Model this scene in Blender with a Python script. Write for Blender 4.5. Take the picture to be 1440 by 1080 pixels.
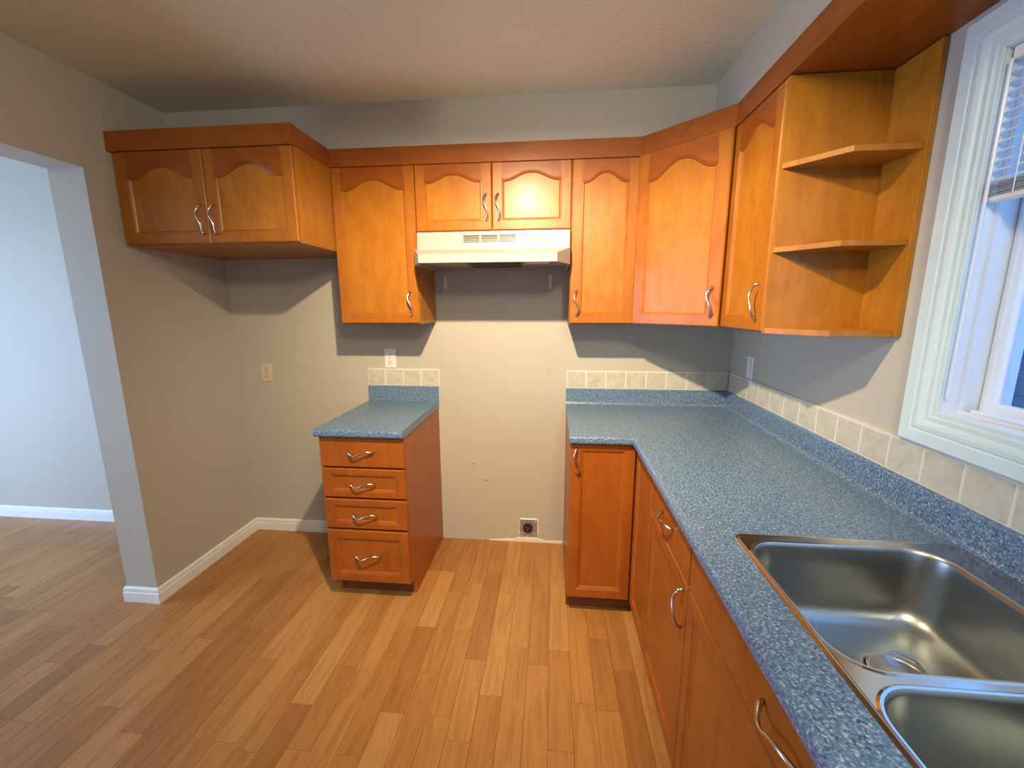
import bpy, bmesh, math, random
from mathutils import Vector, Matrix
random.seed(7)
for o in list(bpy.data.objects): bpy.data.objects.remove(o)
scene = bpy.context.scene
C = scene.collection
PI = math.pi
# ------------------------------------------------------------------ room dimensions (metres)
XR, XL, TH = 1.675, -1.284, 0.17          # right wall face, left wall face, left wall thickness
YS, ZH = -0.722, 2.048                    # end of the left stub wall, head of the opening
ZCEIL = 2.432
XFAR, YFRONT = -4.3, -4.3                 # far wall of the next room, wall behind the camera
W = 0.762                                 # range gap, x = 0 .. W
ZC, ZL, ZT = 0.907, 0.998, 1.101          # counter top, ledge top, tile top
ZU, ZD, ZF = 1.381, 2.143, 2.226          # wall cabinet bottom, door top, fascia top
DU, DT = 0.305, 0.019                     # wall cabinet depth to the door face, door thickness
# ------------------------------------------------------------------ camera
F = 589.66
cd = bpy.data.cameras.new('camera'); cam = bpy.data.objects.new('camera', cd); C.objects.link(cam)
cd.sensor_fit = 'HORIZONTAL'; cd.sensor_width = 36.0; cd.lens = 36.0*F/1440.0
cd.clip_start = 0.02; cd.clip_end = 200
CAMP = Vector((0.6825, -2.4300, 1.4735))
fw = Vector((-0.09550691, 0.97832675, -0.18372588)); rt = Vector((0.99531901, 0.0965965, -0.00303115)); up = rt.cross(fw)
cam.matrix_world = Matrix(((rt.x, up.x, -fw.x, CAMP.x), (rt.y, up.y, -fw.y, CAMP.y), (rt.z, up.z, -fw.z, CAMP.z), (0, 0, 0, 1)))
scene.camera = cam
# ------------------------------------------------------------------ world, lamps, exposure
w = bpy.data.worlds.new('dusk_sky'); scene.world = w; w.use_nodes = True
bg = w.node_tree.nodes['Background']; bg.inputs['Color'].default_value = (0.22, 0.43, 0.85, 1); bg.inputs['Strength'].default_value = 2.8
vs = scene.view_settings
vs.view_transform = 'Standard'; vs.look = 'None'; vs.gamma = 1.0; vs.use_curve_mapping = False; vs.exposure = 0.10
def point(name, loc, power, col, r=0.04):
    l = bpy.data.lights.new(name, 'POINT'); l.energy = power; l.color = col; l.shadow_soft_size = r
    o = bpy.data.objects.new(name, l); C.objects.link(o); o.location = loc; return o
def area(name, loc, aim, sx, sy, power, col):
    l = bpy.data.lights.new(name, 'AREA'); l.shape = 'RECTANGLE'; l.size = sx; l.size_y = sy; l.energy = power; l.color = col
    o = bpy.data.objects.new(name, l); C.objects.link(o); o.location = loc
    o.rotation_euler = Vector(aim).to_track_quat('-Z', 'Y').to_euler(); return o
WARM = (1.0, 0.76, 0.49)
def spot(name, loc, aim, power, col, size, blend, r=0.03):
    l = bpy.data.lights.new(name, 'SPOT'); l.energy = power; l.color = col; l.shadow_soft_size = r; l.spot_size = math.radians(size); l.spot_blend = blend
    o = bpy.data.objects.new(name, l); C.objects.link(o); o.location = loc
    o.rotation_euler = (Vector(aim)-Vector(loc)).to_track_quat('-Z', 'Y').to_euler(); return o
LAMP = (0.47, -1.62, 2.30)
spot('ceiling_bulb', LAMP, (0.62, 0.0, 1.0), 250, WARM, 124, 1.0, 0.022)
point('second_bulb', (1.02, -2.75, 2.28), 43, (1.0, 0.87, 0.65), 0.10)
# daylight of the next room, through an unseen door added to account for it
area('next_room_daylight', (XFAR-0.06, -1.65, 1.05), (1, 0, -0.1), 1.5, 1.9, 118, (0.46, 0.64, 1.0))

# ------------------------------------------------------------------ material helpers
MATS = {}
class NT:
    def __init__(s, name):
        s.m = bpy.data.materials.new(name); s.m.use_nodes = True; s.t = s.m.node_tree
        s.b = s.t.nodes['Principled BSDF']; MATS[name] = s.m
    def n(s, typ, **kw):
        nd = s.t.nodes.new(typ)
        for k, v in kw.items():
            if k in nd.inputs: nd.inputs[k].default_value = v
            else: setattr(nd, k, v)
        return nd
    def l(s, a, b): s.t.links.new(a, b)
    def ramp(s, fac, stops):
        r = s.n('ShaderNodeValToRGB'); e = r.color_ramp.elements
        while len(e) < len(stops): e.new(0.5)
        for k, (p, c) in enumerate(stops): e[k].position = p; e[k].color = (*c, 1)
        s.l(fac, r.inputs['Fac']); return r.outputs['Color']
    def coords(s, scale, kind='Object', rnd=True):
        tc = s.n('ShaderNodeTexCoord'); mp = s.n('ShaderNodeMapping'); mp.inputs['Scale'].default_value = scale
        if rnd:
            oi = s.n('ShaderNodeObjectInfo'); mu = s.n('ShaderNodeMath', operation='MULTIPLY'); mu.inputs[1].default_value = 37.0
            s.l(oi.outputs['Random'], mu.inputs[0]); ad = s.n('ShaderNodeVectorMath', operation='ADD')
            s.l(tc.outputs[kind], ad.inputs[0]); s.l(mu.outputs[0], ad.inputs[1]); s.l(ad.outputs[0], mp.inputs['Vector'])
        else: s.l(tc.outputs[kind], mp.inputs['Vector'])
        return mp.outputs['Vector']
    def noise(s, vec, scale, detail=3, rough=0.5, dist=0.0):
        t = s.n('ShaderNodeTexNoise', Scale=scale, Detail=detail, Roughness=rough, Distortion=dist); s.l(vec, t.inputs['Vector']); return t.outputs['Fac']
    def bump(s, h, strength, dist):
        b = s.n('ShaderNodeBump', Strength=strength, Distance=dist); s.l(h, b.inputs['Height']); s.l(b.outputs['Normal'], s.b.inputs['Normal'])
    def mix(s, fac, a, b, mode='MIX'):
        m = s.n('ShaderNodeMix', data_type='RGBA', blend_type=mode)
        for sock, v in ((m.inputs[0], fac), (m.inputs[6], a), (m.inputs[7], b)):
            if isinstance(v, (int, float)): sock.default_value = v
            elif isinstance(v, tuple): sock.default_value = (*v, 1)
            else: s.l(v, sock)
        return m.outputs[2]
    def set(s, col=None, rough=0.5, metal=0.0, spec=None, coat=None):
        if col is not None:
            if isinstance(col, tuple): s.b.inputs['Base Color'].default_value = (*col, 1)
            else: s.l(col, s.b.inputs['Base Color'])
        s.b.inputs['Roughness'].default_value = rough; s.b.inputs['Metallic'].default_value = metal
        if spec is not None: s.b.inputs['Specular IOR Level'].default_value = spec
        if coat: s.b.inputs['Coat Weight'].default_value = coat; s.b.inputs['Coat Roughness'].default_value = 0.2
        return s.m
def plain(name, col, rough=0.5, metal=0.0, bump=0.0, bs=200):
    k = NT(name)
    v = k.coords((1, 1, 1)); f = k.noise(v, 6, 3)
    c = k.mix(f, tuple(x*0.94 for x in col), tuple(min(1, x*1.05) for x in col))
    if bump: k.bump(k.noise(v, bs, 2), bump, 0.002)
    return k.set(c, rough, metal)
def painted(name, col, bs, strength, dist, rough=0.6):
    k = NT(name); v = k.coords((1, 1, 1), rnd=False)
    f = k.noise(v, 1.3, 3); c = k.mix(f, tuple(x*0.95 for x in col), tuple(min(1, x*1.04) for x in col))
    k.bump(k.noise(v, bs, 3, 0.6), strength, dist); return k.set(c, rough)
M_WALL = painted('taupe_wall_paint', (0.48, 0.455, 0.375), 160, 0.12, 0.003)
M_CEIL = painted('textured_ceiling_paint', (0.70, 0.715, 0.57), 90, 0.5, 0.006, 0.8)
M_WHITE = plain('white_trim_paint', (0.80, 0.82, 0.79), 0.35)
M_VINYL = plain('white_vinyl', (0.70, 0.74, 0.77), 0.3)
M_CASING = plain('white_casing_paint', (0.61, 0.74, 0.74), 0.3)
def wood(name, a, b, c, grain, rough=0.36):
    k = NT(name); v = k.coords(grain)
    f1 = k.noise(v, 5, 4, 0.55, 0.5); f2 = k.noise(v, 45, 2, 0.6); v2 = k.coords(tuple(x**0.35 for x in grain)); f3 = k.noise(v2, 6.0, 4, 0.6, 1.2)
    col = k.ramp(f1, [(0.30, b), (0.65, a)])
    col = k.mix(k.ramp(f3, [(0.45, (0, 0, 0)), (0.75, (0.75, 0.75, 0.75))]), col, c)
    col = k.mix(k.ramp(f2, [(0.30, (0.22, 0.22, 0.22)), (0.5, (0, 0, 0))]), col, c)
    k.bump(f2, 0.04, 0.001); return k.set(col, rough, 0, 0.32, 0.05)
V = (7, 7, 0.8); H = (0.8, 7, 7); Y = (7, 0.8, 7)
M_FRAME = wood('honey_maple_frame', (0.380, 0.131, 0.011), (0.339, 0.109, 0.009), (0.267, 0.076, 0.006), V)
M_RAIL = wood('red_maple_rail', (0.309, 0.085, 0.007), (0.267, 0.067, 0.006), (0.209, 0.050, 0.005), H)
M_PANEL = wood('honey_maple_panel', (0.424, 0.164, 0.015), (0.373, 0.135, 0.011), (0.303, 0.096, 0.007), V)
M_SIDE = wood('honey_maple_side', (0.423, 0.177, 0.015), (0.371, 0.143, 0.012), (0.296, 0.101, 0.007), V)
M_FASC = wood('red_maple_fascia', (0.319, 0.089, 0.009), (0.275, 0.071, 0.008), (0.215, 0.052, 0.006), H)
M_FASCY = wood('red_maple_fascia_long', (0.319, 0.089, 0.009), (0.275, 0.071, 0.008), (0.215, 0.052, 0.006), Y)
M_BFRAME = wood('dim_base_maple_frame', (0.360, 0.097, 0.010), (0.313, 0.076, 0.008), (0.250, 0.057, 0.006), V)  # base cabinet maple: the dimmer light low down is put into its colour
M_BPANEL = wood('dim_base_maple_panel', (0.367, 0.100, 0.010), (0.320, 0.081, 0.008), (0.259, 0.060, 0.006), V)
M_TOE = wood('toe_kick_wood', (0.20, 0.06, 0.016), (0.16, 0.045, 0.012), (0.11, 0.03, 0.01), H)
# blue speckled laminate
k = NT('blue_speckled_laminate'); v = k.coords((1, 1, 1), rnd=False)
f = k.noise(v, 190, 3, 0.65); g = k.noise(v, 120, 2, 0.6, 0.5)
col = k.ramp(f, [(0.34, (0.020, 0.042, 0.078)), (0.44, (0.076, 0.140, 0.222)), (0.55, (0.150, 0.247, 0.362)), (0.66, (0.42, 0.51, 0.62))])
col = k.mix(k.ramp(g, [(0.42, (0, 0, 0)), (0.62, (0.6, 0.6, 0.6))]), col, (0.102, 0.187, 0.302))
k.set(col, 0.33, 0, 0.5); M_LAM = k.m
# laminate floor strips
k = NT('oak_laminate_strip')
ge = k.n('ShaderNodeNewGeometry'); oi = k.n('ShaderNodeObjectInfo')
a = k.n('ShaderNodeMath', operation='ADD'); k.l(ge.outputs['Random Per Island'], a.inputs[0]); k.l(oi.outputs['Random'], a.inputs[1])
fr = k.n('ShaderNodeMath', operation='FRACT'); k.l(a.outputs[0], fr.inputs[0]); rnd = fr.outputs[0]
mu = k.n('ShaderNodeMath', operation='MULTIPLY'); mu.inputs[1].default_value = 91.0; k.l(rnd, mu.inputs[0])
ad = k.n('ShaderNodeVectorMath', operation='ADD'); k.l(ge.outputs['Position'], ad.inputs[0]); k.l(mu.outputs[0], ad.inputs[1])
mp = k.n('ShaderNodeMapping'); mp.inputs['Scale'].default_value = (9, 0.75, 9); k.l(ad.outputs[0], mp.inputs['Vector'])
f1 = k.noise(mp.outputs['Vector'], 3.2, 4, 0.55, 1.6); f2 = k.noise(mp.outputs['Vector'], 22, 3, 0.6)
tone = k.ramp(rnd, [(0.0, (0.323, 0.138, 0.035)), (0.2, (0.394, 0.176, 0.045)), (0.7, (0.437, 0.206, 0.056)), (1.0, (0.490, 0.249, 0.076))])
dark = k.mix(1.0, tone, (0.78, 0.70, 0.60), 'MULTIPLY')
col = k.mix(k.ramp(f1, [(0.36, (0.85, 0.85, 0.85)), (0.56, (0, 0, 0))]), tone, dark)
col = k.mix(k.ramp(f2, [(0.36, (0.4, 0.4, 0.4)), (0.52, (0, 0, 0))]), col, dark)
k.set(col, 0.34, 0, 0.5); k.bump(f2, 0.05, 0.0008); M_PLANK = k.m
M_SUB = plain('dark_floor_joint', (0.16, 0.085, 0.035), 0.7)
# tiles
k = NT('beige_stone_tile'); v = k.coords((1, 1, 1)); f = k.noise(v, 24, 5, 0.65, 0.4); f2 = k.noise(v, 140, 3)
col = k.ramp(f, [(0.34, (0.46, 0.44, 0.35)), (0.5, (0.53, 0.505, 0.41)), (0.68, (0.58, 0.555, 0.46))])
col = k.mix(k.ramp(f2, [(0.30, (0.3, 0.3, 0.3)), (0.45, (0, 0, 0))]), col, (0.43, 0.41, 0.32))
k.set(col, 0.35); k.bump(f, 0.1, 0.002); M_TILE = k.m
M_GROUT = plain('cream_grout', (0.66, 0.64, 0.55), 0.8, 0, 0.2, 300)
# metals
k = NT('stainless_steel'); v = k.coords((1, 1, 1), rnd=False); f = k.noise(v, 5, 2, 0.5)
k.set(k.mix(f, (0.35, 0.375, 0.37), (0.44, 0.465, 0.46)), 0.33, 1.0); M_STEEL = k.m
k = NT('polished_steel'); v = k.coords((1, 1, 1), rnd=False); f = k.noise(v, 9, 3, 0.5)
k.set(k.mix(f, (0.55, 0.54, 0.52), (0.66, 0.65, 0.62)), 0.17, 1.0); M_RIM = k.m
M_NICK = plain('brushed_nickel', (0.66, 0.60, 0.51), 0.24, 1.0)
M_GALV = plain('galvanised_steel', (0.40, 0.40, 0.39), 0.45, 0.7)
M_HOOD = plain('almond_enamel', (0.38, 0.37, 0.33), 0.32)
M_HOODIN = plain('hood_underside_grey', (0.42, 0.38, 0.31), 0.5)
M_DARK = plain('dark_filter_mesh', (0.03, 0.026, 0.022), 0.6, 0, 0.4, 600)
M_BLACK = plain('black_plastic', (0.012, 0.012, 0.013), 0.4)
M_IVORY = plain('ivory_plastic', (0.62, 0.54, 0.39), 0.35)
M_OWHITE = plain('white_plastic', (0.78, 0.77, 0.73), 0.35)
M_SLOT = plain('dark_slot', (0.10, 0.085, 0.06), 0.6)
M_LEDGE = plain('lock_grey', (0.35, 0.33, 0.28), 0.5)
M_PLASTER = plain('bare_white_plaster', (0.78, 0.72, 0.63), 0.9, 0, 0.5, 90)
M_SCUFF = plain('brown_scuff', (0.30, 0.22, 0.15), 0.8)
M_FENCE = plain('dusk_blue_siding', (0.025, 0.06, 0.10), 0.8)
M_SLAT = plain('cream_blind_slat', (0.80, 0.79, 0.72), 0.4)
k = NT('window_glass'); nt = k.t
tr = k.n('ShaderNodeBsdfTransparent'); tr.inputs['Color'].default_value = (0.86, 0.92, 0.97, 1); gl = k.n('ShaderNodeBsdfGlossy', Roughness=0.02); fz = k.n('ShaderNodeValue'); fz.outputs[0].default_value = 0.06
mx = k.n('ShaderNodeMixShader'); k.l(fz.outputs[0], mx.inputs[0]); k.l(tr.outputs[0], mx.inputs[1]); k.l(gl.outputs[0], mx.inputs[2]); k.l(mx.outputs[0], nt.nodes['Material Output'].inputs['Surface']); M_GLASS = k.m

# ------------------------------------------------------------------ mesh helpers
def tag(o, label=None, cat=None, group=None, kind=None):
    if label: o['label'] = label
    if cat: o['category'] = cat
    if group: o['group'] = group
    if kind: o['kind'] = kind
    return o
def empty(name, loc, rz=0.0):
    o = bpy.data.objects.new(name, None); C.objects.link(o); o.location = loc; o.rotation_euler = (0, 0, rz); o.empty_display_size = 0.05; return o
def link(name, me, mat, parent=None, loc=(0, 0, 0), rot=(0, 0, 0), smooth=False):
    o = bpy.data.objects.new(name, me); C.objects.link(o); o.location = loc; o.rotation_euler = rot
    if mat and not me.materials: me.materials.append(mat)
    if parent: o.parent = parent
    if smooth:
        for p in me.polygons: p.use_smooth = True
    return o
def fin(bm, name):
    bmesh.ops.recalc_face_normals(bm, faces=bm.faces[:]); me = bpy.data.meshes.new(name); bm.to_mesh(me); bm.free(); return me
def bbox(bm, x0, x1, y0, y1, z0, z1):
    vs = [bm.verts.new((x, y, z)) for x in (x0, x1) for y in (y0, y1) for z in (z0, z1)]
    for f in ((0, 1, 3, 2), (4, 6, 7, 5), (0, 4, 5, 1), (2, 3, 7, 6), (0, 2, 6, 4), (1, 5, 7, 3)): bm.faces.new([vs[i] for i in f])
    return vs
def box(name, x0, x1, y0, y1, z0, z1, mat, parent=None, bev=0.0, seg=1):
    bm = bmesh.new(); bbox(bm, x0, x1, y0, y1, z0, z1)
    if bev: bmesh.ops.bevel(bm, geom=bm.edges[:], offset=bev, segments=seg, profile=0.5, affect='EDGES')
    return link(name, fin(bm, name), mat, parent)
def boxes(name, lst, mat, parent=None):
    bm = bmesh.new()
    for b in lst: bbox(bm, *b)
    return link(name, fin(bm, name), mat, parent)
def prism(name, poly, z0, z1, mat, parent=None, bev=0.0):
    bm = bmesh.new(); a = [bm.verts.new((x, y, z0)) for x, y in poly]; b = [bm.verts.new((x, y, z1)) for x, y in poly]
    bm.faces.new(a[::-1]); bm.faces.new(b); n = len(poly)
    for i in range(n): bm.faces.new((a[i], a[(i+1) % n], b[(i+1) % n], b[i]))
    if bev: bmesh.ops.bevel(bm, geom=bm.edges[:], offset=bev, segments=1, affect='EDGES')
    return link(name, fin(bm, name), mat, parent)
def cells(bm, us, vs, inside, lo, hi, axes):
    """slab made of grid cells; axes maps (u, v, w) to xyz"""
    def P(u, v, w):
        p = [0, 0, 0]; p[axes[0]] = u; p[axes[1]] = v; p[axes[2]] = w; return p
    ok = lambda i, j: 0 <= i < len(us)-1 and 0 <= j < len(vs)-1 and inside((us[i]+us[i+1])/2, (vs[j]+vs[j+1])/2)
    cache = {}
    def vt(i, j, w):
        if (i, j, w) not in cache: cache[(i, j, w)] = bm.verts.new(P(us[i], vs[j], w))
        return cache[(i, j, w)]
    for i in range(len(us)-1):
        for j in range(len(vs)-1):
            if not ok(i, j): continue
            for wv in (lo, hi): bm.faces.new((vt(i, j, wv), vt(i+1, j, wv), vt(i+1, j+1, wv), vt(i, j+1, wv)))
            for di, dj, e in ((-1, 0, ((i, j), (i, j+1))), (1, 0, ((i+1, j), (i+1, j+1))), (0, -1, ((i, j), (i+1, j))), (0, 1, ((i, j+1), (i+1, j+1)))):
                if not ok(i+di, j+dj): bm.faces.new((vt(*e[0], lo), vt(*e[1], lo), vt(*e[1], hi), vt(*e[0], hi)))
def tube_mesh(name, pts, radii, seg=8):
    bm = bmesh.new(); rings = []; n = len(pts); pts = [Vector(p) for p in pts]
    for i, p in enumerate(pts):
        t = (pts[min(i+1, n-1)] - pts[max(i-1, 0)]).normalized(); u = Vector((0, 0, 1)) if abs(t.z) < 0.8 else Vector((1, 0, 0))
        a = t.cross(u).normalized(); b = t.cross(a).normalized()
        rings.append([bm.verts.new(p + radii[i]*(math.cos(2*PI*k/seg)*a + math.sin(2*PI*k/seg)*b)) for k in range(seg)])
    for i in range(n-1):
        for k in range(seg): bm.faces.new((rings[i][k], rings[i][(k+1) % seg], rings[i+1][(k+1) % seg], rings[i+1][k]))
    bm.faces.new(rings[0]); bm.faces.new(rings[-1]); return fin(bm, name)
def cyl_mesh(name, r, h, seg=24, axis='y', rings=None):
    """disc stack along -axis from 0; rings: list of (radius, offset)"""
    prof = rings or [(r, 0), (r, h)]; bm = bmesh.new(); L = []
    for rr, d in prof:
        L.append([bm.verts.new((rr*math.cos(2*PI*k/seg), -d, rr*math.sin(2*PI*k/seg)) if axis == 'y' else (rr*math.cos(2*PI*k/seg), rr*math.sin(2*PI*k/seg), d)) for k in range(seg)])
    for i in range(len(L)-1):
        for k in range(seg): bm.faces.new((L[i][k], L[i][(k+1) % seg], L[i+1][(k+1) % seg], L[i+1][k]))
    bm.faces.new(L[0]); bm.faces.new(L[-1]); return fin(bm, name)
def sweep(name, path, prof, mat, parent=None):
    """profile (d, z) swept along a floor path; d is offset to the right of travel"""
    n = len(path); bm = bmesh.new(); rows = []
    for i in range(n):
        p = Vector(path[i]); a = (p - Vector(path[i-1])).normalized() if i else None; b = (Vector(path[i+1]) - p).normalized() if i < n-1 else None
        a = a or b; b = b or a
        na = Vector((a.y, -a.x)); nb = Vector((b.y, -b.x)); m = (na+nb).normalized(); m = m/max(0.2, m.dot(na))
        rows.append([bm.verts.new((p.x+m.x*d, p.y+m.y*d, z)) for d, z in prof])
    q = len(prof)
    for i in range(n-1):
        for j in range(q): bm.faces.new((rows[i][j], rows[i+1][j], rows[i+1][(j+1) % q], rows[i][(j+1) % q]))
    bm.faces.new(rows[0]); bm.faces.new(rows[-1]); return link(name, fin(bm, name), mat, parent)
def ring_frame(name, y0, y1, z0, z1, prof, mat, parent=None):
    """mitred rectangular frame in a plane x = const; prof: closed list of (inset, x)"""
    bm = bmesh.new(); R = []
    for d, x in prof: R.append([bm.verts.new((x, y, z)) for y, z in ((y0-d, z0+d), (y1+d, z0+d), (y1+d, z1-d), (y0-d, z1-d))])   # y0 > y1
    n = len(prof)
    for i in range(n):
        for k in range(4): bm.faces.new((R[i][k], R[i][(k+1) % 4], R[(i+1) % n][(k+1) % 4], R[(i+1) % n][k]))
    return link(name, fin(bm, name), mat, parent)

# ------------------------------------------------------------------ the setting
S = lambda o: tag(o, kind='structure')
floor = S(box('floor', XFAR, XR, YFRONT, 0.0, -0.06, -0.0105, M_SUB))
def in_view(x, y):
    d = Vector((x, y, 0)) - CAMP; z = d.dot(fw)
    if z < 0.15: return 0
    u = 720+F*d.dot(rt)/z; v = 540-F*d.dot(up)/z
    if not (-60 < u < 1120 and 640 < v < 1150): return 0
    return 1.0/z
PW = 0.0882; planks = []
LENS = (0.34, 0.42, 0.50, 0.58, 0.68)
x = XR - 0.02 - PW
while x > XFAR - PW*0.5:
    y = -0.001; first = True
    while y > YFRONT + 0.35:
        Ln = random.choice(LENS[:3] if first else LENS); first = False
        planks.append((x, y, Ln)); y -= Ln
    x -= PW
hidden = lambda x, y: (x > 1.08 and y < 0) or (x < XL-TH-0.3 and y > YS and x > -1.2) or (-0.40 < x < -0.03 and y > -0.5) or (0.79 < x and y > -0.5)
sc = []
for k, (x, y, Ln) in enumerate(planks):
    s = 0 if hidden(x+PW/2, y-Ln/2) else max(in_view(x+PW/2, y-Ln*t) for t in (0.1, 0.5, 0.9)); sc.append((s, k))
sc.sort(reverse=True); chosen = {k for s, k in sc[:300] if s > 0}
def plank_geo(bm, x, y, Ln):
    g = 0.0004; e = 0.0007
    lo = [bm.verts.new((x+a, y-b, -0.010)) for a, b in ((g, g), (PW-g, g), (PW-g, Ln-g), (g, Ln-g))]
    hi = [bm.verts.new((x+a, y-b, -0.0006)) for a, b in ((g, g), (PW-g, g), (PW-g, Ln-g), (g, Ln-g))]
    tp = [bm.verts.new((x+a, y-b, 0.0)) for a, b in ((e, e), (PW-e, e), (PW-e, Ln-e), (e, Ln-e))]
    for A, B in ((lo, hi), (hi, tp)):
        for i in range(4): bm.faces.new((A[i], A[(i+1) % 4], B[(i+1) % 4], B[i]))
    bm.faces.new(tp)
pm = {}
for Ln in LENS:
    bm = bmesh.new(); plank_geo(bm, 0, 0, Ln); pm[Ln] = fin(bm, 'plank'); pm[Ln].materials.append(M_PLANK)
rest = bmesh.new()
for k, (x, y, Ln) in enumerate(planks):
    if k in chosen: link('plank', pm[Ln], None, floor, (x, y, 0))
    else: plank_geo(rest, x, y, Ln)
tag(link('planks_elsewhere', fin(rest, 'planks_elsewhere'), M_PLANK, floor), kind='stuff')
S(box('ceiling', XFAR, XR, YFRONT, 0.0, ZCEIL, ZCEIL+0.08, M_CEIL))
wb = S(box('wall_back', XFAR-0.1, XR+0.16, 0.0, 0.12, -0.06, ZCEIL+0.08, M_WALL))
# left wall: stub, header over the opening, pier nearer the camera
bm = bmesh.new(); cells(bm, [YFRONT, -2.9, YS, 0.0], [0.0, ZH, ZCEIL], lambda u, v: not (-2.9 < u < YS and v < ZH), XL-TH, XL, (1, 2, 0))
S(link('wall_left', fin(bm, 'wall_left'), M_WALL))
# right wall with the window opening
WY0, WY1, WZ0, WZ1 = -1.283, -2.45, 1.198, 2.030       # clear opening inside the casing
bm = bmesh.new(); cells(bm, [YFRONT, WY1-0.012, WY0+0.012, 0.0], [-0.06, WZ0-0.012, WZ1+0.012, ZCEIL+0.08], lambda u, v: not (WY1-0.012 < u < WY0+0.012 and WZ0-0.012 < v < WZ1+0.012), XR, XR+0.16, (1, 2, 0))
S(link('wall_right', fin(bm, 'wall_right'), M_WALL))
bm = bmesh.new(); cells(bm, [XFAR-0.1, 0.0, 1.2, XR+0.16], [-0.06, 0.95, 2.0, ZCEIL+0.08], lambda u, v: not (0.0 < u < 1.2 and 0.95 < v < 2.0), YFRONT-0.1, YFRONT, (0, 2, 1))
S(link('wall_front', fin(bm, 'wall_front'), M_WALL))
bm = bmesh.new(); cells(bm, [YFRONT, -2.45, -0.85, 0.0], [-0.06, 0.02, 2.06, ZCEIL+0.08], lambda u, v: not (-2.45 < u < -0.85 and 0.02 < v < 2.06), XFAR-0.1, XFAR, (1, 2, 0))
S(link('wall_far_left', fin(bm, 'wall_far_left'), M_WALL))
S(ring_frame('added_door_1', -0.80, -2.50, -0.005, 2.11, [(0, XFAR), (0, XFAR+0.018), (0.06, XFAR+0.018), (0.07, XFAR+0.012), (0.07, XFAR)], M_WHITE))  # unseen door frame, added around the next room's daylight
BK = 0.285
S(box('bulkhead_back', XL, XR, -BK, 0, ZD+0.004, ZCEIL, M_WALL)); S(box('bulkhead_right', XR-BK, XR, -3.2, -BK, ZD+0.020, ZCEIL, M_WALL))
# marks on the range wall
def blob(name, x, z, w_, h_, mat, parent, n=9, t=0.0012):
    bm = bmesh.new(); A = []; B = []
    for i in range(n):
        a = 2*PI*i/n; r = random.uniform(0.7, 1.0); A.append(bm.verts.new((x+w_*r*math.cos(a), 0, z+h_*r*math.sin(a)))); B.append(bm.verts.new((x+w_*r*0.9*math.cos(a), -t, z+h_*r*0.9*math.sin(a))))
    bm.faces.new(B)
    for i in range(n): bm.faces.new((A[i], A[(i+1) % n], B[(i+1) % n], B[i]))
    return link(name, fin(bm, name), mat, parent)
blob('scuff', 0.205, 0.51, 0.012, 0.004, M_SCUFF, wb, t=0.0003); blob('scuff', 0.285, 0.405, 0.020, 0.004, M_SCUFF, wb, t=0.0003); blob('scuff', 0.665, 1.105, 0.004, 0.004, M_SCUFF, wb, t=0.0003)
bm = bmesh.new(); n = 26; A = []; B = []
for i in range(n+1):
    x = 0.30 + 0.46*i/n; h = 0.006 + 0.014*min(1, i/6)*random.uniform(0.5, 1) + (0.012 if 0.46 < x < 0.62 else 0)
    A.append([bm.verts.new((x, 0, 0)), bm.verts.new((x, -0.004, 0)), bm.verts.new((x, -0.004, h*0.8)), bm.verts.new((x, 0, h))])
for i in range(n):
    for j in range(3): bm.faces.new((A[i][j], A[i+1][j], A[i+1][j+1], A[i][j+1]))
link('plaster_strip', fin(bm, 'plaster_strip'), M_PLASTER, wb)
# baseboards
BB = [(0, 0), (0.014, 0), (0.014, 0.052), (0.010, 0.055), (0.0125, 0.060), (0.011, 0.074), (0.006, 0.079), (0, 0.080)]
S(sweep('baseboard_left', [(XL-TH, -0.02), (XL-TH, YS), (XL, YS), (XL, -0.0145)], BB, M_WHITE))
S(sweep('baseboard_back', [(-0.43, 0.0), (XL, 0.0)][::-1], BB, M_WHITE))
S(sweep('baseboard_far', [(XFAR, 0.0), (XL-TH-0.0145, 0.0)], BB, M_WHITE))
# window
win = S(empty('window_1', (XR, (WY0+WY1)/2, WZ0)))
def wpart(o): o.parent = win; o.matrix_parent_inverse = Matrix.Translation((-XR, -(WY0+WY1)/2, -WZ0)); return o
cw = 0.094
wpart(ring_frame('casing', WY0+cw, WY1-cw, WZ0-cw+0.003, WZ1+cw, [(0, XR), (0, XR-0.017), (0.004, XR-0.020), (0.034, XR-0.020), (0.038, XR-0.016), (0.042, XR-0.019), (0.052, XR-0.020), (0.062, XR-0.017), (0.066, XR-0.012), (0.078, XR-0.013), (0.082, XR-0.009), (0.092, XR-0.009), (0.094, XR-0.007), (0.094, XR)], M_CASING))
wpart(ring_frame('jamb_liner', WY0+0.012, WY1-0.012, WZ0-0.012, WZ1+0.012, [(0, XR), (0.013, XR), (0.013, XR+0.036), (0.021, XR+0.037), (0.021, XR+0.046), (0.013, XR+0.047), (0.013, XR+0.085), (0.013, XR+0.16), (0, XR+0.16)], M_VINYL))
sash = wpart(ring_frame('sash', WY0-0.004, WY1+0.6, WZ0+0.004, WZ1-0.004, [(0, XR+0.085), (0.012, XR+0.085), (0.014, XR+0.089), (0.026, XR+0.090), (0.030, XR+0.098), (0.030, XR+0.112), (0, XR+0.112)], M_VINYL))
wpart(ring_frame('sash', WY0-0.55, WY1+0.004, WZ0+0.004, WZ1-0.004, [(0, XR+0.118), (0.012, XR+0.118), (0.030, XR+0.122), (0.030, XR+0.142), (0, XR+0.142)], M_VINYL))
wpart(box('window_pane', XR+0.102, XR+0.106, WY1+0.63, WY0-0.034, WZ0+0.034, WZ1-0.034, M_GLASS))
wpart(box('window_pane', XR+0.130, XR+0.134, WY1+0.034, WY0-0.58, WZ0+0.034, WZ1-0.034, M_GLASS))
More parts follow.
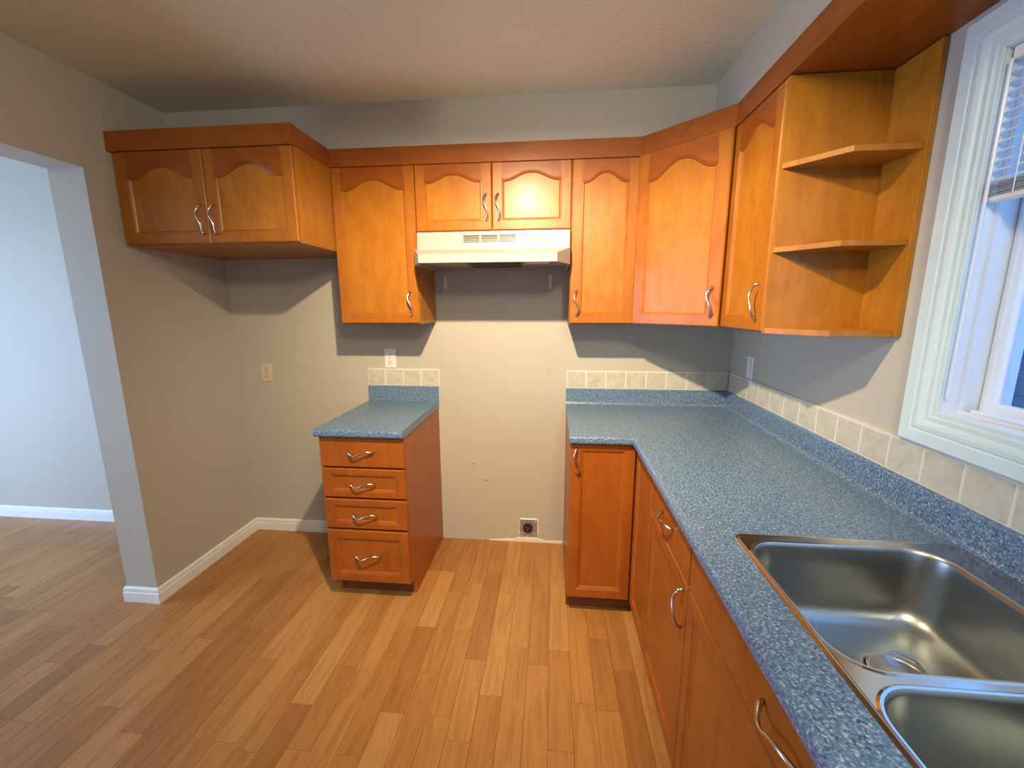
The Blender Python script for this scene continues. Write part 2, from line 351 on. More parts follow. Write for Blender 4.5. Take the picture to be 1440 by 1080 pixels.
wpart(box('sill_track', XR+0.048, XR+0.085, WY1+0.002, WY0-0.022, WZ0+0.001, WZ0+0.016, M_VINYL, None, 0.002))
fe = empty('added_siding', (XR+3.0, -1.5, -0.5)); tag(fe, 'added dark blue siding that darkens the view through the window pane', 'siding')
for i in range(14): box('siding_board', 0, 0.03, -3.5, 3.5, i*0.2, i*0.2+0.196, M_FENCE, fe, 0.003)  # boards added outside to keep the pane darker than the bright sky

# ------------------------------------------------------------------ hardware
def pull_pts(vertical):
    P = []; R = []; n = 26; L = 0.122
    for i in range(n+1):
        t = i/n; s = (t-0.5)*L; out = 0.0015 + 0.026*max(0.0, math.sin(PI*t))**0.55; lat = (0.0125 if t < 0.5 else 0.0085)*math.sin(2*PI*t)
        P.append((-lat, -out, -s) if vertical else (s, -out, -lat)); R.append(0.0030 + 0.0022*abs(math.cos(PI*t))**3 + 0.0006*math.sin(PI*t))
    return P, R
PULL_V = tube_mesh('pull', *pull_pts(True)); PULL_H = tube_mesh('pull', *pull_pts(False))
for m in (PULL_V, PULL_H):
    m.materials.append(M_NICK)
    for p in m.polygons: p.use_smooth = True
def pull(parent, x, z, vertical=True):
    return link('handle', PULL_V if vertical else PULL_H, None, parent, (x, -DT, z))
# ------------------------------------------------------------------ doors and drawer fronts: local x right, z up, front at y = -DT
def inner_loop(x0, x1, z0, z1, arch, n=20):
    pts = [(x0, z0), (x1, z0), (x1, z1)]
    if arch > 0:
        m = 0.10*(x1-x0)
        for i in range(n+1):
            u = i/n; x = x1 - u*(x1-x0); e = min(1, max(0, (min(x1-x, x-x0)-m*0.35)/((x1-x0)/2-m*0.35)))
            pts.append((x, z1 + arch*(0.5-0.5*math.cos(PI*min(1, e*1.08)))))
        pts[2] = (x1, z1-0.004); pts.insert(3, (x1, z1-0.004)); pts += [(x0, z1-0.004)]*2
    else: pts.append((x0, z1))
    return pts
def shift(pts, d):
    n = len(pts); out = []
    for i in range(n):
        p = Vector(pts[i]); a = (p-Vector(pts[i-1])); b = (Vector(pts[(i+1) % n])-p)
        a = a.normalized() if a.length > 1e-7 else b.normalized(); b = b.normalized() if b.length > 1e-7 else a
        na = Vector((-a.y, a.x)); nb = Vector((-b.y, b.x)); m = na+nb
        m = m.normalized() if m.length > 1e-6 else na
        m = m/max(0.5, m.dot(na)); out.append((p.x+m.x*d, p.y+m.y*d))
    return out
def door(parent, loc, w_, h_, stile=0.052, rail=0.050, top=0.066, arch=0.0, mats=(None, None), handle=None, rotz=0.0, name='door', panel_name='door_panel', label=None):
    fm, pm_ = mats; t = DT
    il = inner_loop(stile, w_-stile, rail, h_-top-arch, arch)
    n = len(il)
    if arch > 0:
        ol = [(0, 0), (w_, 0), (w_, h_)] + [(x, h_) for x, z in il[3:-1]] + [(0, h_)]
    else: ol = [(0, 0), (w_, 0), (w_, h_), (0, h_)]
    def ins(p, e): return (min(max(p[0], e), w_-e), min(max(p[1], e), h_-e))
    bm = bmesh.new()
    mk = lambda pts, y: [bm.verts.new((x, y, z)) for x, z in pts]
    e = 0.0045; bw = 0.006 if arch > 0 else 0.010
    L = [mk(ol, 0), mk(ol, -t+e), mk([ins(p, e) for p in ol], -t), mk(shift(il, -0.006), -t), mk(shift(il, -0.004), -t+0.0025), mk(il, -t+0.0022), mk(shift(il, bw), -t+0.0085), mk(shift(il, bw), 0)]
    for A, B in zip(L, L[1:]):
        for i in range(n):
            q = (A[i], A[(i+1) % n], B[(i+1) % n], B[i])
            try:
                fc = bm.faces.new(q)
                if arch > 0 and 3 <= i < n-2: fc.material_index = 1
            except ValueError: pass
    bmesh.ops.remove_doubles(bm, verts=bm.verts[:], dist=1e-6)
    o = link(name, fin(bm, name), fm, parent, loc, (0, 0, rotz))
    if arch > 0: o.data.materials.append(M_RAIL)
    pl = []
    for q in shift(il, 0.002):
        if not pl or math.hypot(q[0]-pl[-1][0], q[1]-pl[-1][1]) > 1e-4: pl.append(q)
    bm = bmesh.new(); A = mk(pl, -t+0.0082); B = mk(pl, -0.002)
    for i in range(len(pl)): bm.faces.new((A[i], A[(i+1) % len(pl)], B[(i+1) % len(pl)], B[i]))
    bm.faces.new(A); bm.faces.new(B)
    link(panel_name, fin(bm, panel_name), pm_, o)
    if handle: pull(o, *handle)
    if label: o['label'] = label
    return o
def slab(parent, loc, w_, h_, mat, handle=None, name='drawer_front', rotz=0.0):
    bm = bmesh.new(); bbox(bm, 0, w_, -DT, 0, 0, h_)
    ed = [e for e in bm.edges if all(v.co.y < -DT+1e-6 for v in e.verts)]
    bmesh.ops.bevel(bm, geom=ed, offset=0.004, segments=2, profile=0.6, affect='EDGES')
    o = link(name, fin(bm, name), mat, parent, loc, (0, 0, rotz))
    if handle: pull(o, handle[0], handle[1], False)
    return o
UM = (M_FRAME, M_PANEL); BM_ = (M_BFRAME, M_BPANEL)
# ------------------------------------------------------------------ wall cabinets
G = 'honey maple wall cabinets'
def wall_cab(x0, x1, z0, label, doors, depth=DU, rotz=0.0, loc=None, z1=ZD):
    w_ = x1-x0; r = empty('wall_cabinet', loc or (x0, 0, z0), rotz); tag(r, label, 'cabinet', G); h_ = z1-z0; db = depth-DT
    bm = bmesh.new(); t = 0.016
    for b in ((0, t, -db, 0, 0, h_), (w_-t, w_, -db, 0, 0, h_), (t, w_-t, -db, 0, 0.012, 0.028), (t, w_-t, -db, 0, h_-t, h_), (t, w_-t, -0.006, 0, 0.028, h_-t)): bbox(bm, *b)
    link('body', fin(bm, 'body'), M_SIDE, r)
    box('face_rail', t, w_-t, -db, -db+0.018, 0.0, 0.012, M_FRAME, r)
    for d in doors: door(r, (d[0], -db-0.0006, 0.004), d[1], h_-0.0045, arch=d[2], mats=UM, handle=d[3], top=d[4] if len(d) > 4 else 0.058)
    return r
e = 0.0015
wl = 0.424
wall_cab(-wl, 0, ZU, 'tall single-door wall cabinet between the over-fridge cabinet and the range hood', [(e, wl-2*e, 0.048, (wl-0.042, 0.10))])
hw = W/2
wall_cab(0.0005, W-0.0005, 1.8306, 'short two-door wall cabinet mounted directly above the range hood', [(e, hw-2*e-0.001, 0.036, (hw-0.030, 0.105), 0.046), (hw+e-0.001, hw-2*e-0.001, 0.036, (0.030, 0.105), 0.046)])
xr1 = 1.075
wall_cab(W, xr1, ZU, 'narrow single-door wall cabinet between the range hood and the corner cabinet', [(e, xr1-W-2*e, 0.044, (0.032, 0.10))])
# over-fridge cabinet
r = empty('fridge_cabinet', (XL, 0, 1.7485)); tag(r, 'deep two-door cabinet projecting over the empty fridge alcove', 'cabinet', G)
fd, fh, fw_ = 0.611-DT, ZD-1.7485, XL*-1-wl
bm = bmesh.new(); t = 0.016
for b in ((0.001, t, -fd, 0, 0, fh), (fw_-t, fw_, -fd, -0.0, 0, fh), (t, fw_-t, -fd, 0, 0.0, 0.016), (t, fw_-t, -fd, 0, fh-t, fh), (t, fw_-t, -0.006, 0, 0.016, fh-t), (t, 0.034, -fd, -fd+0.018, 0.016, fh-t)): bbox(bm, *b)
link('body', fin(bm, 'body'), M_SIDE, r)
dw = (fw_-0.034-0.006)/2
door(r, (0.032, -fd-0.0006, 0.004), dw, fh-0.0045, arch=0.050, mats=UM, handle=(dw-0.028, 0.098), top=0.064)
door(r, (0.032+dw+0.003, -fd-0.0006, 0.004), dw, fh-0.0045, arch=0.050, mats=UM, handle=(0.030, 0.098), top=0.064)
bm = bmesh.new()
for b in ((0.001, fw_+0.002, -fd-DT-0.003, -fd, fh+0.001, ZF-1.7485), (fw_-0.018, fw_+0.002, -fd, -DU-0.004, fh+0.001, ZF-1.7485), (0.001, fw_-0.018, -fd, -BK-0.001, ZF-1.7485-0.02, ZF-1.7485)): bbox(bm, *b)
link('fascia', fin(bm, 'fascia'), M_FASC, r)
# diagonal corner cabinet
yR = -(DU + (XR-DU-xr1)); xf = XR-DU
r = empty('corner_wall_cabinet', (xr1, 0, ZU)); tag(r, 'wide diagonal corner wall cabinet with arched door facing the room', 'cabinet', G)
b = DT*math.sqrt(2)
poly = [(0.0005, -0.0005), (XR-xr1-0.001, -0.0005), (XR-xr1-0.001, yR+0.0005), (xf-xr1+DT, yR+0.0005), (xf-xr1+DT*0.2, yR+b-DT*0.2), (b-DT*0.2, -DU+DT*0.2), (0.0005, -DU+DT)]
prism('body', poly, 0.010, ZD-ZU, M_SIDE, r)
dl = math.hypot(xf-xr1, yR+DU)
door(r, (0.001+DT*0.0, -DU, 0.004), dl-0.002, ZD-ZU-0.0045, arch=0.060, mats=UM, handle=(dl-0.035, 0.10), rotz=-PI/4, top=0.060, stile=0.056)
d0 = r.children[-1] if False else None
# right wall cabinet
ysh = -0.955
wall_cab(0, yR-ysh, ZU, 'single-door wall cabinet on the window wall beside the open shelves', [(e, yR-ysh-2*e, 0.046, (yR-ysh-0.045, 0.10))], rotz=-PI/2, loc=(XR, yR, ZU))
# open end shelves
r = empty('corner_shelf_unit', (XR, ysh, ZU)); tag(r, 'open maple end shelves with angled fronts beside the window', 'shelf')
hs = ZD-ZU; dy = -0.168; t = 0.016; xp = -t
box('side_panel', -DU+0.002, -0.001, -0.014, -0.0005, 0.0, hs-0.001, M_SIDE, r)
box('back_panel', -t, -0.001, dy, -0.0145, 0.0, hs-0.001, M_SIDE, r, 0.001)
sp = [(-DU+0.003, -0.0148), (-0.188, -0.156), (-t-0.0005, -0.158), (-t-0.0005, -0.0148)]
for z in (0.255, 0.502): prism('shelf', sp, z, z+0.016, M_SIDE, r, 0.0008)
prism('bottom_board', sp, 0.0, 0.018, M_SIDE, r, 0.0008)
# fascia and valance over the window
r = empty('cabinet_fascia', (0, 0, ZD)); tag(r, 'reddish wooden fascia board running along the tops of the wall cabinets', 'fascia')
hf = ZF-ZD
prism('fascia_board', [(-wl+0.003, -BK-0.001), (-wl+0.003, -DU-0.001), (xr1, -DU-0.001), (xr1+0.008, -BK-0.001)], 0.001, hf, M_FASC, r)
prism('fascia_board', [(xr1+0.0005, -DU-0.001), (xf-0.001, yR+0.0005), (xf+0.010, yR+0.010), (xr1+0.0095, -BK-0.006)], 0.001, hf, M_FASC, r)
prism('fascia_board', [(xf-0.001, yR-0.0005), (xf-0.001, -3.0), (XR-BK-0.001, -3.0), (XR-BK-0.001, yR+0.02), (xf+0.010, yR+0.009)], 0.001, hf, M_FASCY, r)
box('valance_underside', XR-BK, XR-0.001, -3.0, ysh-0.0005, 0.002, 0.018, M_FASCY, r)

# ------------------------------------------------------------------ range hood
r = empty('range_hood', (0, 0, 1.666)); tag(r, 'almond under-cabinet range hood with vents and rocker switches', 'range hood')
hx0, hx1 = 0.004, W-0.004; ht = 1.8295-1.666
bm = bmesh.new()
lip = [(hx0, 0), (hx0, -0.36), (0.066, -0.50), (W-0.066, -0.50), (hx1, -0.36), (hx1, 0)]
L0 = [bm.verts.new((x, y, 0.0)) for x, y in lip]; L1 = [bm.verts.new((x, y, 0.038 if y < -0.4 else 0.070)) for x, y in lip]
for v_, (x, y) in zip(L1, lip):
    if abs(y) < 0.4: v_.co.z = 0.076
up_ = [(hx0, 0), (hx0, -0.318), (0.010, -0.322), (W-0.010, -0.322), (hx1, -0.318), (hx1, 0)]
L2 = [bm.verts.new((x, y, 0.080)) for x, y in up_]; L3 = [bm.verts.new((x, y-0.0 if y else 0, ht)) for x, y in [(a_, b_*0.975) for a_, b_ in up_]]
for A, B in ((L0, L1), (L1, L2), (L2, L3)):
    for i in range(5): bm.faces.new((A[i], A[i+1], B[i+1], B[i]))
bm.faces.new(L3)
inn = [bm.verts.new((W/2+(x-W/2)*0.965, -0.014 if y > -0.1 else y*0.96, 0.0)) for x, y in lip]; inn2 = [bm.verts.new((v_.co.x, v_.co.y, 0.022)) for v_ in inn]
for A, B in ((L0, inn), (inn, inn2)):
    for i in range(6): bm.faces.new((A[i], A[(i+1) % 6], B[(i+1) % 6], B[i]))
link('canopy', fin(bm, 'canopy'), M_HOOD, r)
prism('underside_pan', [(v_[0]*0.96+W*0.02, v_[1]*0.955-0.006) for v_ in lip], 0.0205, 0.024, M_HOODIN, r)
box('grease_filter', 0.262, 0.512, -0.44, -0.13, 0.006, 0.0204, M_DARK, r, 0.003)
box('lamp_lens', 0.54, 0.66, -0.40, -0.28, 0.010, 0.0204, M_OWHITE, r, 0.004)
fy = -0.320
for g in range(3):
    x0 = 0.240 + g*0.0885
    boxes('vent_slots', [(x0, x0+0.080, fy-0.0012, fy+0.006, 0.112+i*0.0075, 0.1155+i*0.0075) for i in range(5)], M_SLOT, r)
cp = box('control_plate', 0.555, 0.652, fy-0.0022, fy+0.006, 0.110, 0.142, M_HOOD, r, 0.001)
for xx in (0.570, 0.618):
    box('rocker_switch', xx, xx+0.022, fy-0.006, fy-0.0023, 0.120, 0.134, M_IVORY, r, 0.0015)
tag(boxes('switch_marks', [(0.560+i*0.011, 0.566+i*0.011, fy-0.0026, fy-0.0021, 0.1365 if i % 2 else 0.1125, 0.1385 if i % 2 else 0.1145) for i in range(8)], M_SLOT, r), kind='stuff')
box('badge', 0.515, 0.535, fy-0.0012, fy+0.006, 0.126, 0.131, M_LEDGE, r)
for xx, nm in ((0.061, 'white plastic strip hanging on the wall under the hood, drawer-cabinet side'), (0.664, 'white plastic strip hanging on the wall under the hood, sink-counter side')):
    tag(box('wall_strip', xx-0.009, xx+0.009, -0.006, -0.0002, 1.567, 1.642, M_OWHITE, None, 0.002), nm, 'strip', 'strips under the hood')

# ------------------------------------------------------------------ drawer base cabinet
xb = -0.4265; DB = 0.5965
r = empty('drawer_cabinet', (xb, 0, 0)); tag(r, 'four-drawer base cabinet standing alone beside the empty range gap', 'cabinet')
wb_ = -xb - 0.004
for s, nm in ((0, 'side_panel'), (1, 'side_panel')):
    x0 = 0.004 if s == 0 else wb_-0.016
    bm = bmesh.new(); pts = [(-DB, 0.100), (-DB, 0.868), (0, 0.868), (0, 0.0), (-DB+0.062, 0.0), (-DB+0.062, 0.085), (-DB+0.05, 0.100)]
    A = [bm.verts.new((x0, y, z)) for y, z in pts]; B = [bm.verts.new((x0+0.016, y, z)) for y, z in pts]; bm.faces.new(A); bm.faces.new(B)
    for i in range(len(pts)): bm.faces.new((A[i], A[(i+1) % len(pts)], B[(i+1) % len(pts)], B[i]))
    link(nm, fin(bm, nm), M_BPANEL, r)
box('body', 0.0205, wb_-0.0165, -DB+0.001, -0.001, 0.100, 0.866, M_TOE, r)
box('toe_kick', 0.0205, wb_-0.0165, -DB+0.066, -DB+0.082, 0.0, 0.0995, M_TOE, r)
fz_ = [(0.718, 0.868), (0.560, 0.708), (0.396, 0.550), (0.106, 0.386)]
for i, (a_, b_) in enumerate(fz_):
    ww = wb_-0.008; hh = b_-a_
    if i == 0: slab(r, (0.006, -DB-0.0006, a_), ww, hh-0.004, M_BFRAME, (ww/2, hh/2), 'drawer_front')
    else: door(r, (0.006, -DB-0.0006, a_), ww, hh, 0.048, 0.036 if i < 3 else 0.048, 0.036 if i < 3 else 0.048, 0, BM_, (ww/2, hh/2+(0.0 if i < 3 else 0.008), False), 0, 'drawer_front', 'drawer_panel')
def counter_edges_bevel(bm, test, w_=0.013):
    ed = [e for e in bm.edges if test(e.verts[0].co, e.verts[1].co)]
    bmesh.ops.bevel(bm, geom=ed, offset=w_, segments=4, profile=0.5, affect='EDGES')
DC = 0.641
ct = empty('countertop', (xb, 0, 0.869)); tag(ct, 'short blue speckled laminate countertop on the four-drawer cabinet', 'countertop')
bm = bmesh.new(); bbox(bm, -0.004, -xb, -DC, 0, 0, 0.038)
counter_edges_bevel(bm, lambda a_, b_: a_.y < -DC+1e-5 and b_.y < -DC+1e-5 and abs(a_.z-b_.z) < 1e-5)
link('worktop', fin(bm, 'worktop'), M_LAM, ct)
bm = bmesh.new(); bbox(bm, -0.004, -xb, -0.020, 0, 0.0381, ZL-0.869)
counter_edges_bevel(bm, lambda a_, b_: a_.y < -0.019 and b_.y < -0.019 and a_.z > 0.1 and b_.z > 0.1, 0.005)
link('backsplash_ledge', fin(bm, 'backsplash_ledge'), M_LAM, ct)

# ------------------------------------------------------------------ sink-side base cabinets
XFD = XR-0.6155                              # door face plane of the window-wall run
GB = 'maple base cabinets under the sink counter'
r = empty('corner_base_cabinet', (W, 0, 0)); tag(r, 'corner base cabinet with two narrow doors meeting at an inside corner', 'cabinet', GB)
xi = XFD+DT-W; yi = -DB
prism('body', [(0.004, -0.001), (XR-W-0.001, -0.001), (XR-W-0.001, -0.912), (xi, -0.912), (xi, yi), (0.004, yi)], 0.100, 0.866, M_BPANEL, r)
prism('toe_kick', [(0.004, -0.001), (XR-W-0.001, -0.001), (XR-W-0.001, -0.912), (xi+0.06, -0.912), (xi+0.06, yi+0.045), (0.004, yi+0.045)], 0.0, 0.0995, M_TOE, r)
dwc = xi-DT-0.006
door(r, (0.006, yi-0.0006, 0.094), dwc-0.002, 0.868-0.094, 0.050, 0.052, 0.036, 0, BM_, (0.030, 0.692))
yd = yi-DT-0.006
door(r, (xi-0.0006, yd, 0.094), 0.912+yd, 0.868-0.094, 0.050, 0.052, 0.036, 0, BM_, None, -PI/2)
def base_unit(name, y0, y1, label):
    r = empty(name, (XR, y0, 0), -PI/2); tag(r, label, 'cabinet', GB); w_ = y0-y1; dp = XR-XFD-DT
    box('body', 0.001, w_-0.001, -dp, -0.001, 0.100, 0.866 if 'drawer' in name else 0.70, M_BPANEL, r)
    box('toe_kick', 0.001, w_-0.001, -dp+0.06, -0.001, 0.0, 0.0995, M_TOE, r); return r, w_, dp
r, w_, dp = base_unit('drawer_door_cabinet', -0.915, -1.370, 'base cabinet with one drawer over one door between corner and sink')
slab(r, (0.002, -dp-0.0006, 0.722), w_-0.004, 0.144, M_BFRAME, (w_/2, 0.072), 'drawer_front')
door(r, (0.002, -dp-0.0006, 0.094), w_-0.004, 0.622, 0.052, 0.052, 0.052, 0, BM_, (w_-0.034, 0.535))
r, w_, dp = base_unit('sink_cabinet', -1.372, -2.290, 'wide sink base cabinet with long false drawer front')
box('face_rail', 0.001, w_-0.001, -dp, -dp+0.018, 0.7005, 0.866, M_BPANEL, r)
slab(r, (0.002, -dp-0.0006, 0.722), w_-0.004, 0.144, M_BFRAME, (w_/2, 0.072), 'false_drawer_front')
for i in range(2): door(r, (0.002+i*w_/2, -dp-0.0006, 0.094), w_/2-0.004, 0.622, 0.052, 0.052, 0.052, 0, BM_, (w_/2-0.036 if i == 0 else 0.030, 0.36))
r, w_, dp = base_unit('end_drawer_cabinet', -2.292, -2.780, 'base cabinet next to the sink cabinet at the end of the long counter')
slab(r, (0.002, -dp-0.0006, 0.722), w_-0.004, 0.144, M_BFRAME, (w_/2, 0.072), 'drawer_front')
door(r, (0.002, -dp-0.0006, 0.094), w_-0.004, 0.622, 0.052, 0.052, 0.052, 0, BM_, (0.034, 0.535))

# ------------------------------------------------------------------ L-shaped counter with sink
XCF = XR-DC; YEND = -2.80
SX0, SX1, SY0, SY1 = 1.136, 1.652, -1.412, -2.225          # sink rim
ct = empty('countertop', (W, 0, 0.869)); tag(ct, 'long L-shaped blue speckled laminate countertop holding the sink', 'countertop')
hx0_, hx1_, hy0_, hy1_ = SX0+0.010-W, SX1-0.010-W, SY0-0.010, SY1+0.010
bm = bmesh.new()
cells(bm, [0.002, XCF-W, hx0_, hx1_, XR-W], [YEND, hy1_, hy0_, -DC, 0.0], lambda u, v: (v > -DC or u > XCF-W) and not (hx0_ < u < hx1_ and hy1_ < v < hy0_), 0.0, 0.038, (0, 1, 2))
def front(a_, b_):
    if abs(a_.z-b_.z) > 1e-6: return False
    if abs(a_.y+DC) < 1e-5 and abs(b_.y+DC) < 1e-5 and max(a_.x, b_.x) <= XCF-W+1e-5: return True
    return abs(a_.x-(XCF-W)) < 1e-5 and abs(b_.x-(XCF-W)) < 1e-5 and max(a_.y, b_.y) <= -DC+1e-5
bmesh.ops.recalc_face_normals(bm, faces=bm.faces[:])
counter_edges_bevel(bm, front)
link('worktop', fin(bm, 'worktop'), M_LAM, ct)
bm = bmesh.new(); prof_l = [(0.0, 0.0381), (0.0, ZL-0.869), (0.015, ZL-0.869), (0.020, ZL-0.869-0.005), (0.020, 0.052), (0.026, 0.041), (0.034, 0.0381)]
path_l = [(0.002, 0.0), (XR-W, 0.0), (XR-W, YEND)]
sweep('backsplash_ledge', path_l, prof_l, M_LAM, ct)
# sink
def rrect(cx, cy, hx, hy, rad, z, n=8):
    P = []
    for qx, qy, a0 in ((1, 1, 0), (-1, 1, 90), (-1, -1, 180), (1, -1, 270)):
        for i in range(n+1):
            a = math.radians(a0+90*i/n); P.append((cx+qx*(hx-rad)+rad*math.cos(a), cy+qy*(hy-rad)+rad*math.sin(a), z))
    return P
sk = empty('kitchen_sink', ((SX0+SX1)/2, (SY0+SY1)/2, ZC)); tag(sk, 'double-bowl stainless steel sink set into the blue counter', 'sink')
ox, oy = (SX0+SX1)/2, (SY0+SY1)/2
bowls = [((1.148+1.572)/2, (-1.446-1.818)/2, (1.572-1.148)/2, (1.818-1.446)/2), ((1.148+1.572)/2, (-1.842-2.192)/2, (1.572-1.148)/2, (2.192-1.842)/2)]
bm = bmesh.new()
def loop(P): return [bm.verts.new((p[0]-ox, p[1]-oy, p[2])) for p in P]
def bridge(A, B):
    n = len(A)
    for i in range(n): bm.faces.new((A[i], A[(i+1) % n], B[(i+1) % n], B[i]))
hxo, hyo = (SX1-SX0)/2, (SY0-SY1)/2
o0 = loop(rrect(ox, oy, hxo, hyo, 0.028, 0.0003)); o1 = loop(rrect(ox, oy, hxo-0.002, hyo-0.002, 0.027, 0.0030)); o2 = loop(rrect(ox, oy, hxo-0.006, hyo-0.006, 0.024, 0.0036)); o3 = loop(rrect(ox, oy, hxo-0.010, hyo-0.010, 0.020, 0.0024))
bridge(o0, o1); bridge(o1, o2); bridge(o2, o3)
inner = []
for cx, cy, hx, hy in bowls:
    h0 = loop(rrect(cx, cy, hx+0.006, hy+0.006, 0.076, 0.0024)); h1 = loop(rrect(cx, cy, hx+0.002, hy+0.002, 0.073, 0.0042)); h2 = loop(rrect(cx, cy, hx-0.002, hy-0.002, 0.070, 0.0036))
    bridge(h0, h1); bridge(h1, h2); inner.append(h0)
edges = []
for L in [o3]+inner:
    for i in range(len(L)): edges.append(bm.edges.get((L[i], L[(i+1) % len(L)])))
bmesh.ops.triangle_fill(bm, use_beauty=True, use_dissolve=False, edges=edges)
me = fin(bm, 'rim'); link('rim', me, M_RIM, sk)
for bi, (cx, cy, hx, hy) in enumerate(bowls):
    bm = bmesh.new()
    prof_b = [(0.002, 0.0036, 0.070), (0.005, 0.0005, 0.068), (0.007, -0.006, 0.067), (0.010, -0.05, 0.066), (0.016, -0.125, 0.064), (0.020, -0.143, 0.063), (0.028, -0.158, 0.062), (0.040, -0.168, 0.060), (0.055, -0.172, 0.055)]
    rings = [loop(rrect(cx, cy, hx-i_, hy-i_, rr, z)) for i_, z, rr in prof_b]
    n = len(rings[0]); dx, dyy = cx+0.045, cy+0.015
    for rad, z in ((0.105, -0.1755), (0.066, -0.178), (0.060, -0.180), (0.056, -0.184)):
        ring = []
        for v_ in rings[len(prof_b)-1]:
            a = math.atan2(v_.co.y+oy-dyy, v_.co.x+ox-dx); ring.append(bm.verts.new((dx+rad*math.cos(a)-ox, dyy+rad*math.sin(a)-oy, z)))
        rings.append(ring)
    for A, B in zip(rings, rings[1:]): bridge(A, B)
    bmesh.ops.remove_doubles(bm, verts=bm.verts[:], dist=1e-5)
    link('bowl', fin(bm, 'bowl'), M_STEEL, sk, smooth=True)
    d = link('drain', cyl_mesh('drain', 0, 0, 28, 'z', [(0.054, 0.0), (0.056, 0.0035), (0.050, 0.0045), (0.044, -0.002), (0.040, -0.012), (0.012, -0.013), (0.010, -0.004), (0.003, -0.003)]), M_STEEL, sk, (dx-ox, dyy-oy, -0.1835), smooth=True)
    for q in range(6): link('drain_hole', cyl_mesh('drain_hole', 0.005, 0.0, 10, 'z', [(0.005, 0), (0.005, 0.0008)]), M_BLACK, d, (0.027*math.cos(q*PI/3), 0.027*math.sin(q*PI/3), -0.0128))
# ------------------------------------------------------------------ tile rows
def tiles(root_loc, rz, n, pitch, length, label):
    r = empty('tile_backsplash', root_loc, rz); tag(r, label, 'tiles'); h_ = ZT-ZL
    box('grout_bed', 0, length, -0.007, -0.0002, 0.0006, h_+0.002, M_GROUT, r)
    bm = bmesh.new(); bbox(bm, 0.003, pitch-0.003, -0.009, -0.0002, 0.005, h_-0.004)
    ed = [e for e in bm.edges if all(v.co.y < -0.0085 for v in e.verts)]
    bmesh.ops.bevel(bm, geom=ed, offset=0.0022, segments=2, affect='EDGES'); me = fin(bm, 'tile'); me.materials.append(M_TILE)
    for i in range(n): link('tile', me, None, r, (i*pitch, 0, 0))
    return r
tiles((xb-0.008, 0, ZL), 0, 4, 0.1105, 0.1105*4+0.003, 'row of four beige tiles above the short counter')
nb = 8; pb = (XR-0.010-W-0.002)/nb
tiles((W+0.002, 0, ZL), 0, nb, pb, pb*nb, 'row of beige tiles on the range wall above the long counter')
tiles((XR, -0.0095, ZL), -PI/2, 24, 0.1145, 24*0.1145, 'long row of beige tiles along the window wall under the sill')
# ------------------------------------------------------------------ outlets and switch
def plate(root_loc, rz, label, mat, kind='outlet'):
    r = empty('wall_outlet' if kind == 'outlet' else 'light_switch', root_loc, rz); tag(r, label, 'outlet' if kind == 'outlet' else 'switch')
    box('cover_plate', -0.035, 0.035, -0.005, -0.0003, -0.0575, 0.0575, mat, r, 0.002)
    if kind == 'outlet':
        for z in (0.021, -0.021):
            s = link('socket', cyl_mesh('socket', 0, 0, 20, 'y', [(0.0165, 0), (0.0165, 0.0072), (0.0155, 0.0078)]), mat, r, (0, 0, z))
            for x in (-0.0062, 0.0062): box('slot', x-0.0012, x+0.0012, -0.0084, -0.0079, -0.001, 0.007, M_BLACK, s)
            box('slot', -0.0025, 0.0025, -0.0084, -0.0079, -0.010, -0.0055, M_BLACK, s)
        link('screw', cyl_mesh('screw', 0, 0, 10, 'y', [(0.003, 0), (0.003, 0.006)]), M_LEDGE, r)
    else:
        box('rocker', -0.016, 0.016, -0.0085, -0.0052, -0.033, 0.033, mat, r, 0.002)
        for z in (0.045, -0.045): link('screw', cyl_mesh('screw', 0, 0, 10, 'y', [(0.003, 0), (0.003, 0.006)]), M_LEDGE, r, (0, 0, z))
    return r
plate((-1.092, 0, 1.068), 0, 'ivory duplex outlet on the wall of the fridge alcove', M_IVORY)
plate((-0.290, 0, 1.164), 0, 'white duplex outlet just above the four-tile row', M_OWHITE)
plate((XR, -0.235, 1.163), -PI/2, 'white wall switch under the cabinets on the window wall', M_OWHITE, 'switch')
r = empty('range_outlet', (0.547, 0, 0.103)); tag(r, 'grey metal range outlet with round black socket low on the wall', 'outlet')
bm = bmesh.new(); pts = []
for i in range(28):
    a = 2*PI*i/28; s = 0.056/max(abs(math.cos(a)), abs(math.sin(a))); s *= random.uniform(0.95, 1.06); pts.append((s*math.cos(a), s*math.sin(a)))
A = [bm.verts.new((x*1.08, -0.0004, z*1.10-0.002)) for x, z in pts]; B = [bm.verts.new((x*1.04, -0.0030, z*1.05-0.002)) for x, z in pts]; bm.faces.new(B)
for i in range(28): bm.faces.new((A[i], A[(i+1) % 28], B[(i+1) % 28], B[i]))
link('plaster_edge', fin(bm, 'plaster_edge'), M_PLASTER, r)
box('box_plate', -0.054, 0.054, -0.008, -0.0031, -0.056, 0.056, M_GALV, r, 0.002)
s = link('socket', cyl_mesh('socket', 0, 0, 28, 'y', [(0.030, 0), (0.030, 0.012), (0.027, 0.013), (0.026, 0.010)]), M_BLACK, r, (-0.004, -0.008, 0.0))
for x, z in ((-0.011, 0.004), (0.011, 0.004), (0, -0.011)): box('slot', x-0.002, x+0.002, -0.0112, -0.0102, z-0.006, z+0.006, M_GALV, s)
for x, z in ((-0.042, -0.040), (0.040, -0.042), (0.042, 0.042)): link('screw', cyl_mesh('screw', 0, 0, 10, 'y', [(0.004, 0), (0.004, 0.002)]), M_OWHITE, r, (x, -0.008, z))
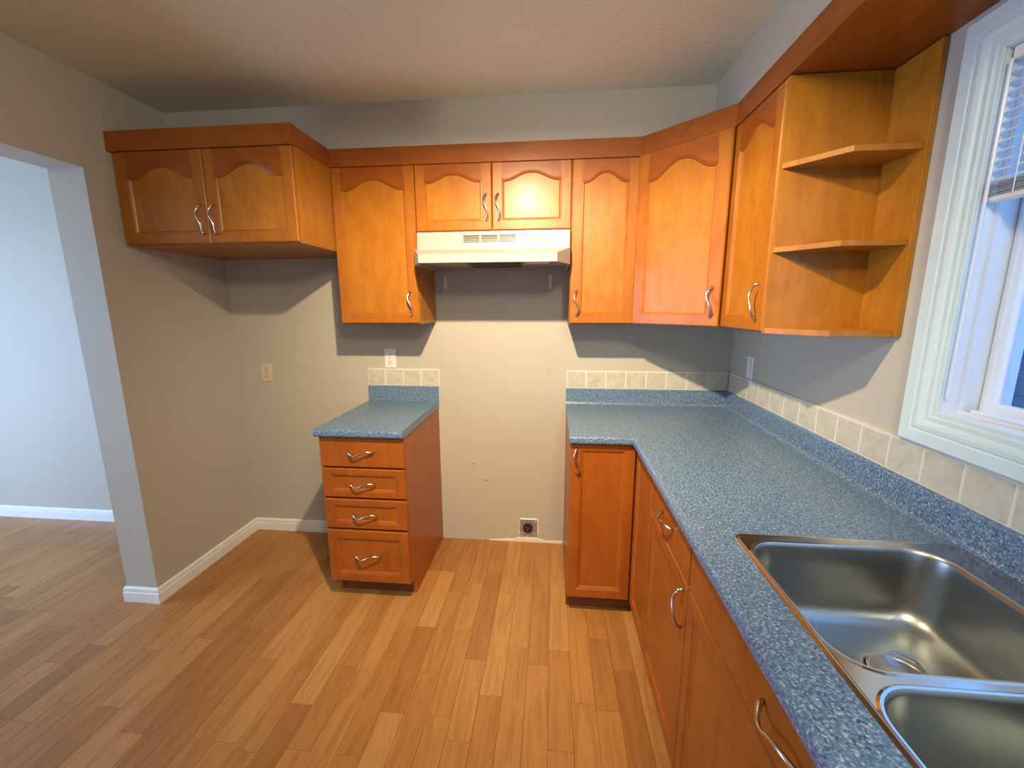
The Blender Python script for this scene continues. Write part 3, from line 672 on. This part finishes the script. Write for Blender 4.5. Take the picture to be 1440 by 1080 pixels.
# ------------------------------------------------------------------ ceiling lamp (its opaque drum cuts the light off above the cabinets)
r = empty('ceiling_lamp', (LAMP[0], LAMP[1], 2.280)); tag(r, 'flush ceiling lamp with an opaque drum shade over the kitchen floor', 'lamp')
R_ = 0.125
link('drum_shade', cyl_mesh('drum_shade', 0, 0, 40, 'z', [(R_-0.002, 0.150), (R_-0.002, 0.0), (R_, 0.0), (R_, 0.151)]), M_HOODIN, r)
link('lamp_holder', cyl_mesh('lamp_holder', 0, 0, 20, 'z', [(0.02, 0.055), (0.02, 0.12), (0.05, 0.14), (0.05, 0.1505)]), M_OWHITE, r)
# ------------------------------------------------------------------ window blind
bl = empty('window_blind', (XR+0.018, WY0-0.006, WZ1)); tag(bl, 'cream slatted window blind, partly raised, with tilt wand', 'blind')
bw = (WY0-WY1)-0.012
box('head_rail', -0.013, 0.016, -bw, 0, -0.030, -0.002, M_SLAT, bl, 0.002)
bm = bmesh.new(); row = []
for i in range(5):
    a = -1+i*0.5; row.append((0.0125*a, 0.0022*(1-a*a)))
A = [bm.verts.new((x, 0, z)) for x, z in row]; B = [bm.verts.new((x, -bw+0.004, z)) for x, z in row]; A2 = [bm.verts.new((x, 0, z-0.0006)) for x, z in row]; B2 = [bm.verts.new((x, -bw+0.004, z-0.0006)) for x, z in row]
for i in range(4):
    bm.faces.new((A[i], A[i+1], B[i+1], B[i])); bm.faces.new((A2[i], A2[i+1], B2[i+1], B2[i])); bm.faces.new((A[i], A[i+1], A2[i+1], A2[i]))
bm.faces.new((A[0], B[0], B2[0], A2[0])); bm.faces.new((A[4], B[4], B2[4], A2[4]))
sm = fin(bm, 'slat'); sm.materials.append(M_SLAT)
for i in range(12): link('slat', sm, None, bl, (0.002, -0.002, -0.048-i*0.0205), (0, math.radians(-24), 0))
for i in range(9): link('slat', sm, None, bl, (0.002, -0.002, -0.283-i*0.0032), (0, math.radians(random.uniform(-4, 4)), 0))
box('bottom_rail', -0.012, 0.015, -bw+0.003, -0.001, -0.326, -0.313, M_SLAT, bl, 0.003)
link('tilt_wand', tube_mesh('tilt_wand', [(-0.020, -0.008, -0.030-i*0.19) for i in range(5)], [0.0038]*5, 6), M_VINYL, bl)
for yy in (-0.06, -0.5, -0.95): link('ladder_cord', tube_mesh('ladder_cord', [(-0.014, yy, -0.030), (-0.014, yy, -0.315)], [0.0011]*2, 5), M_SLAT, bl)
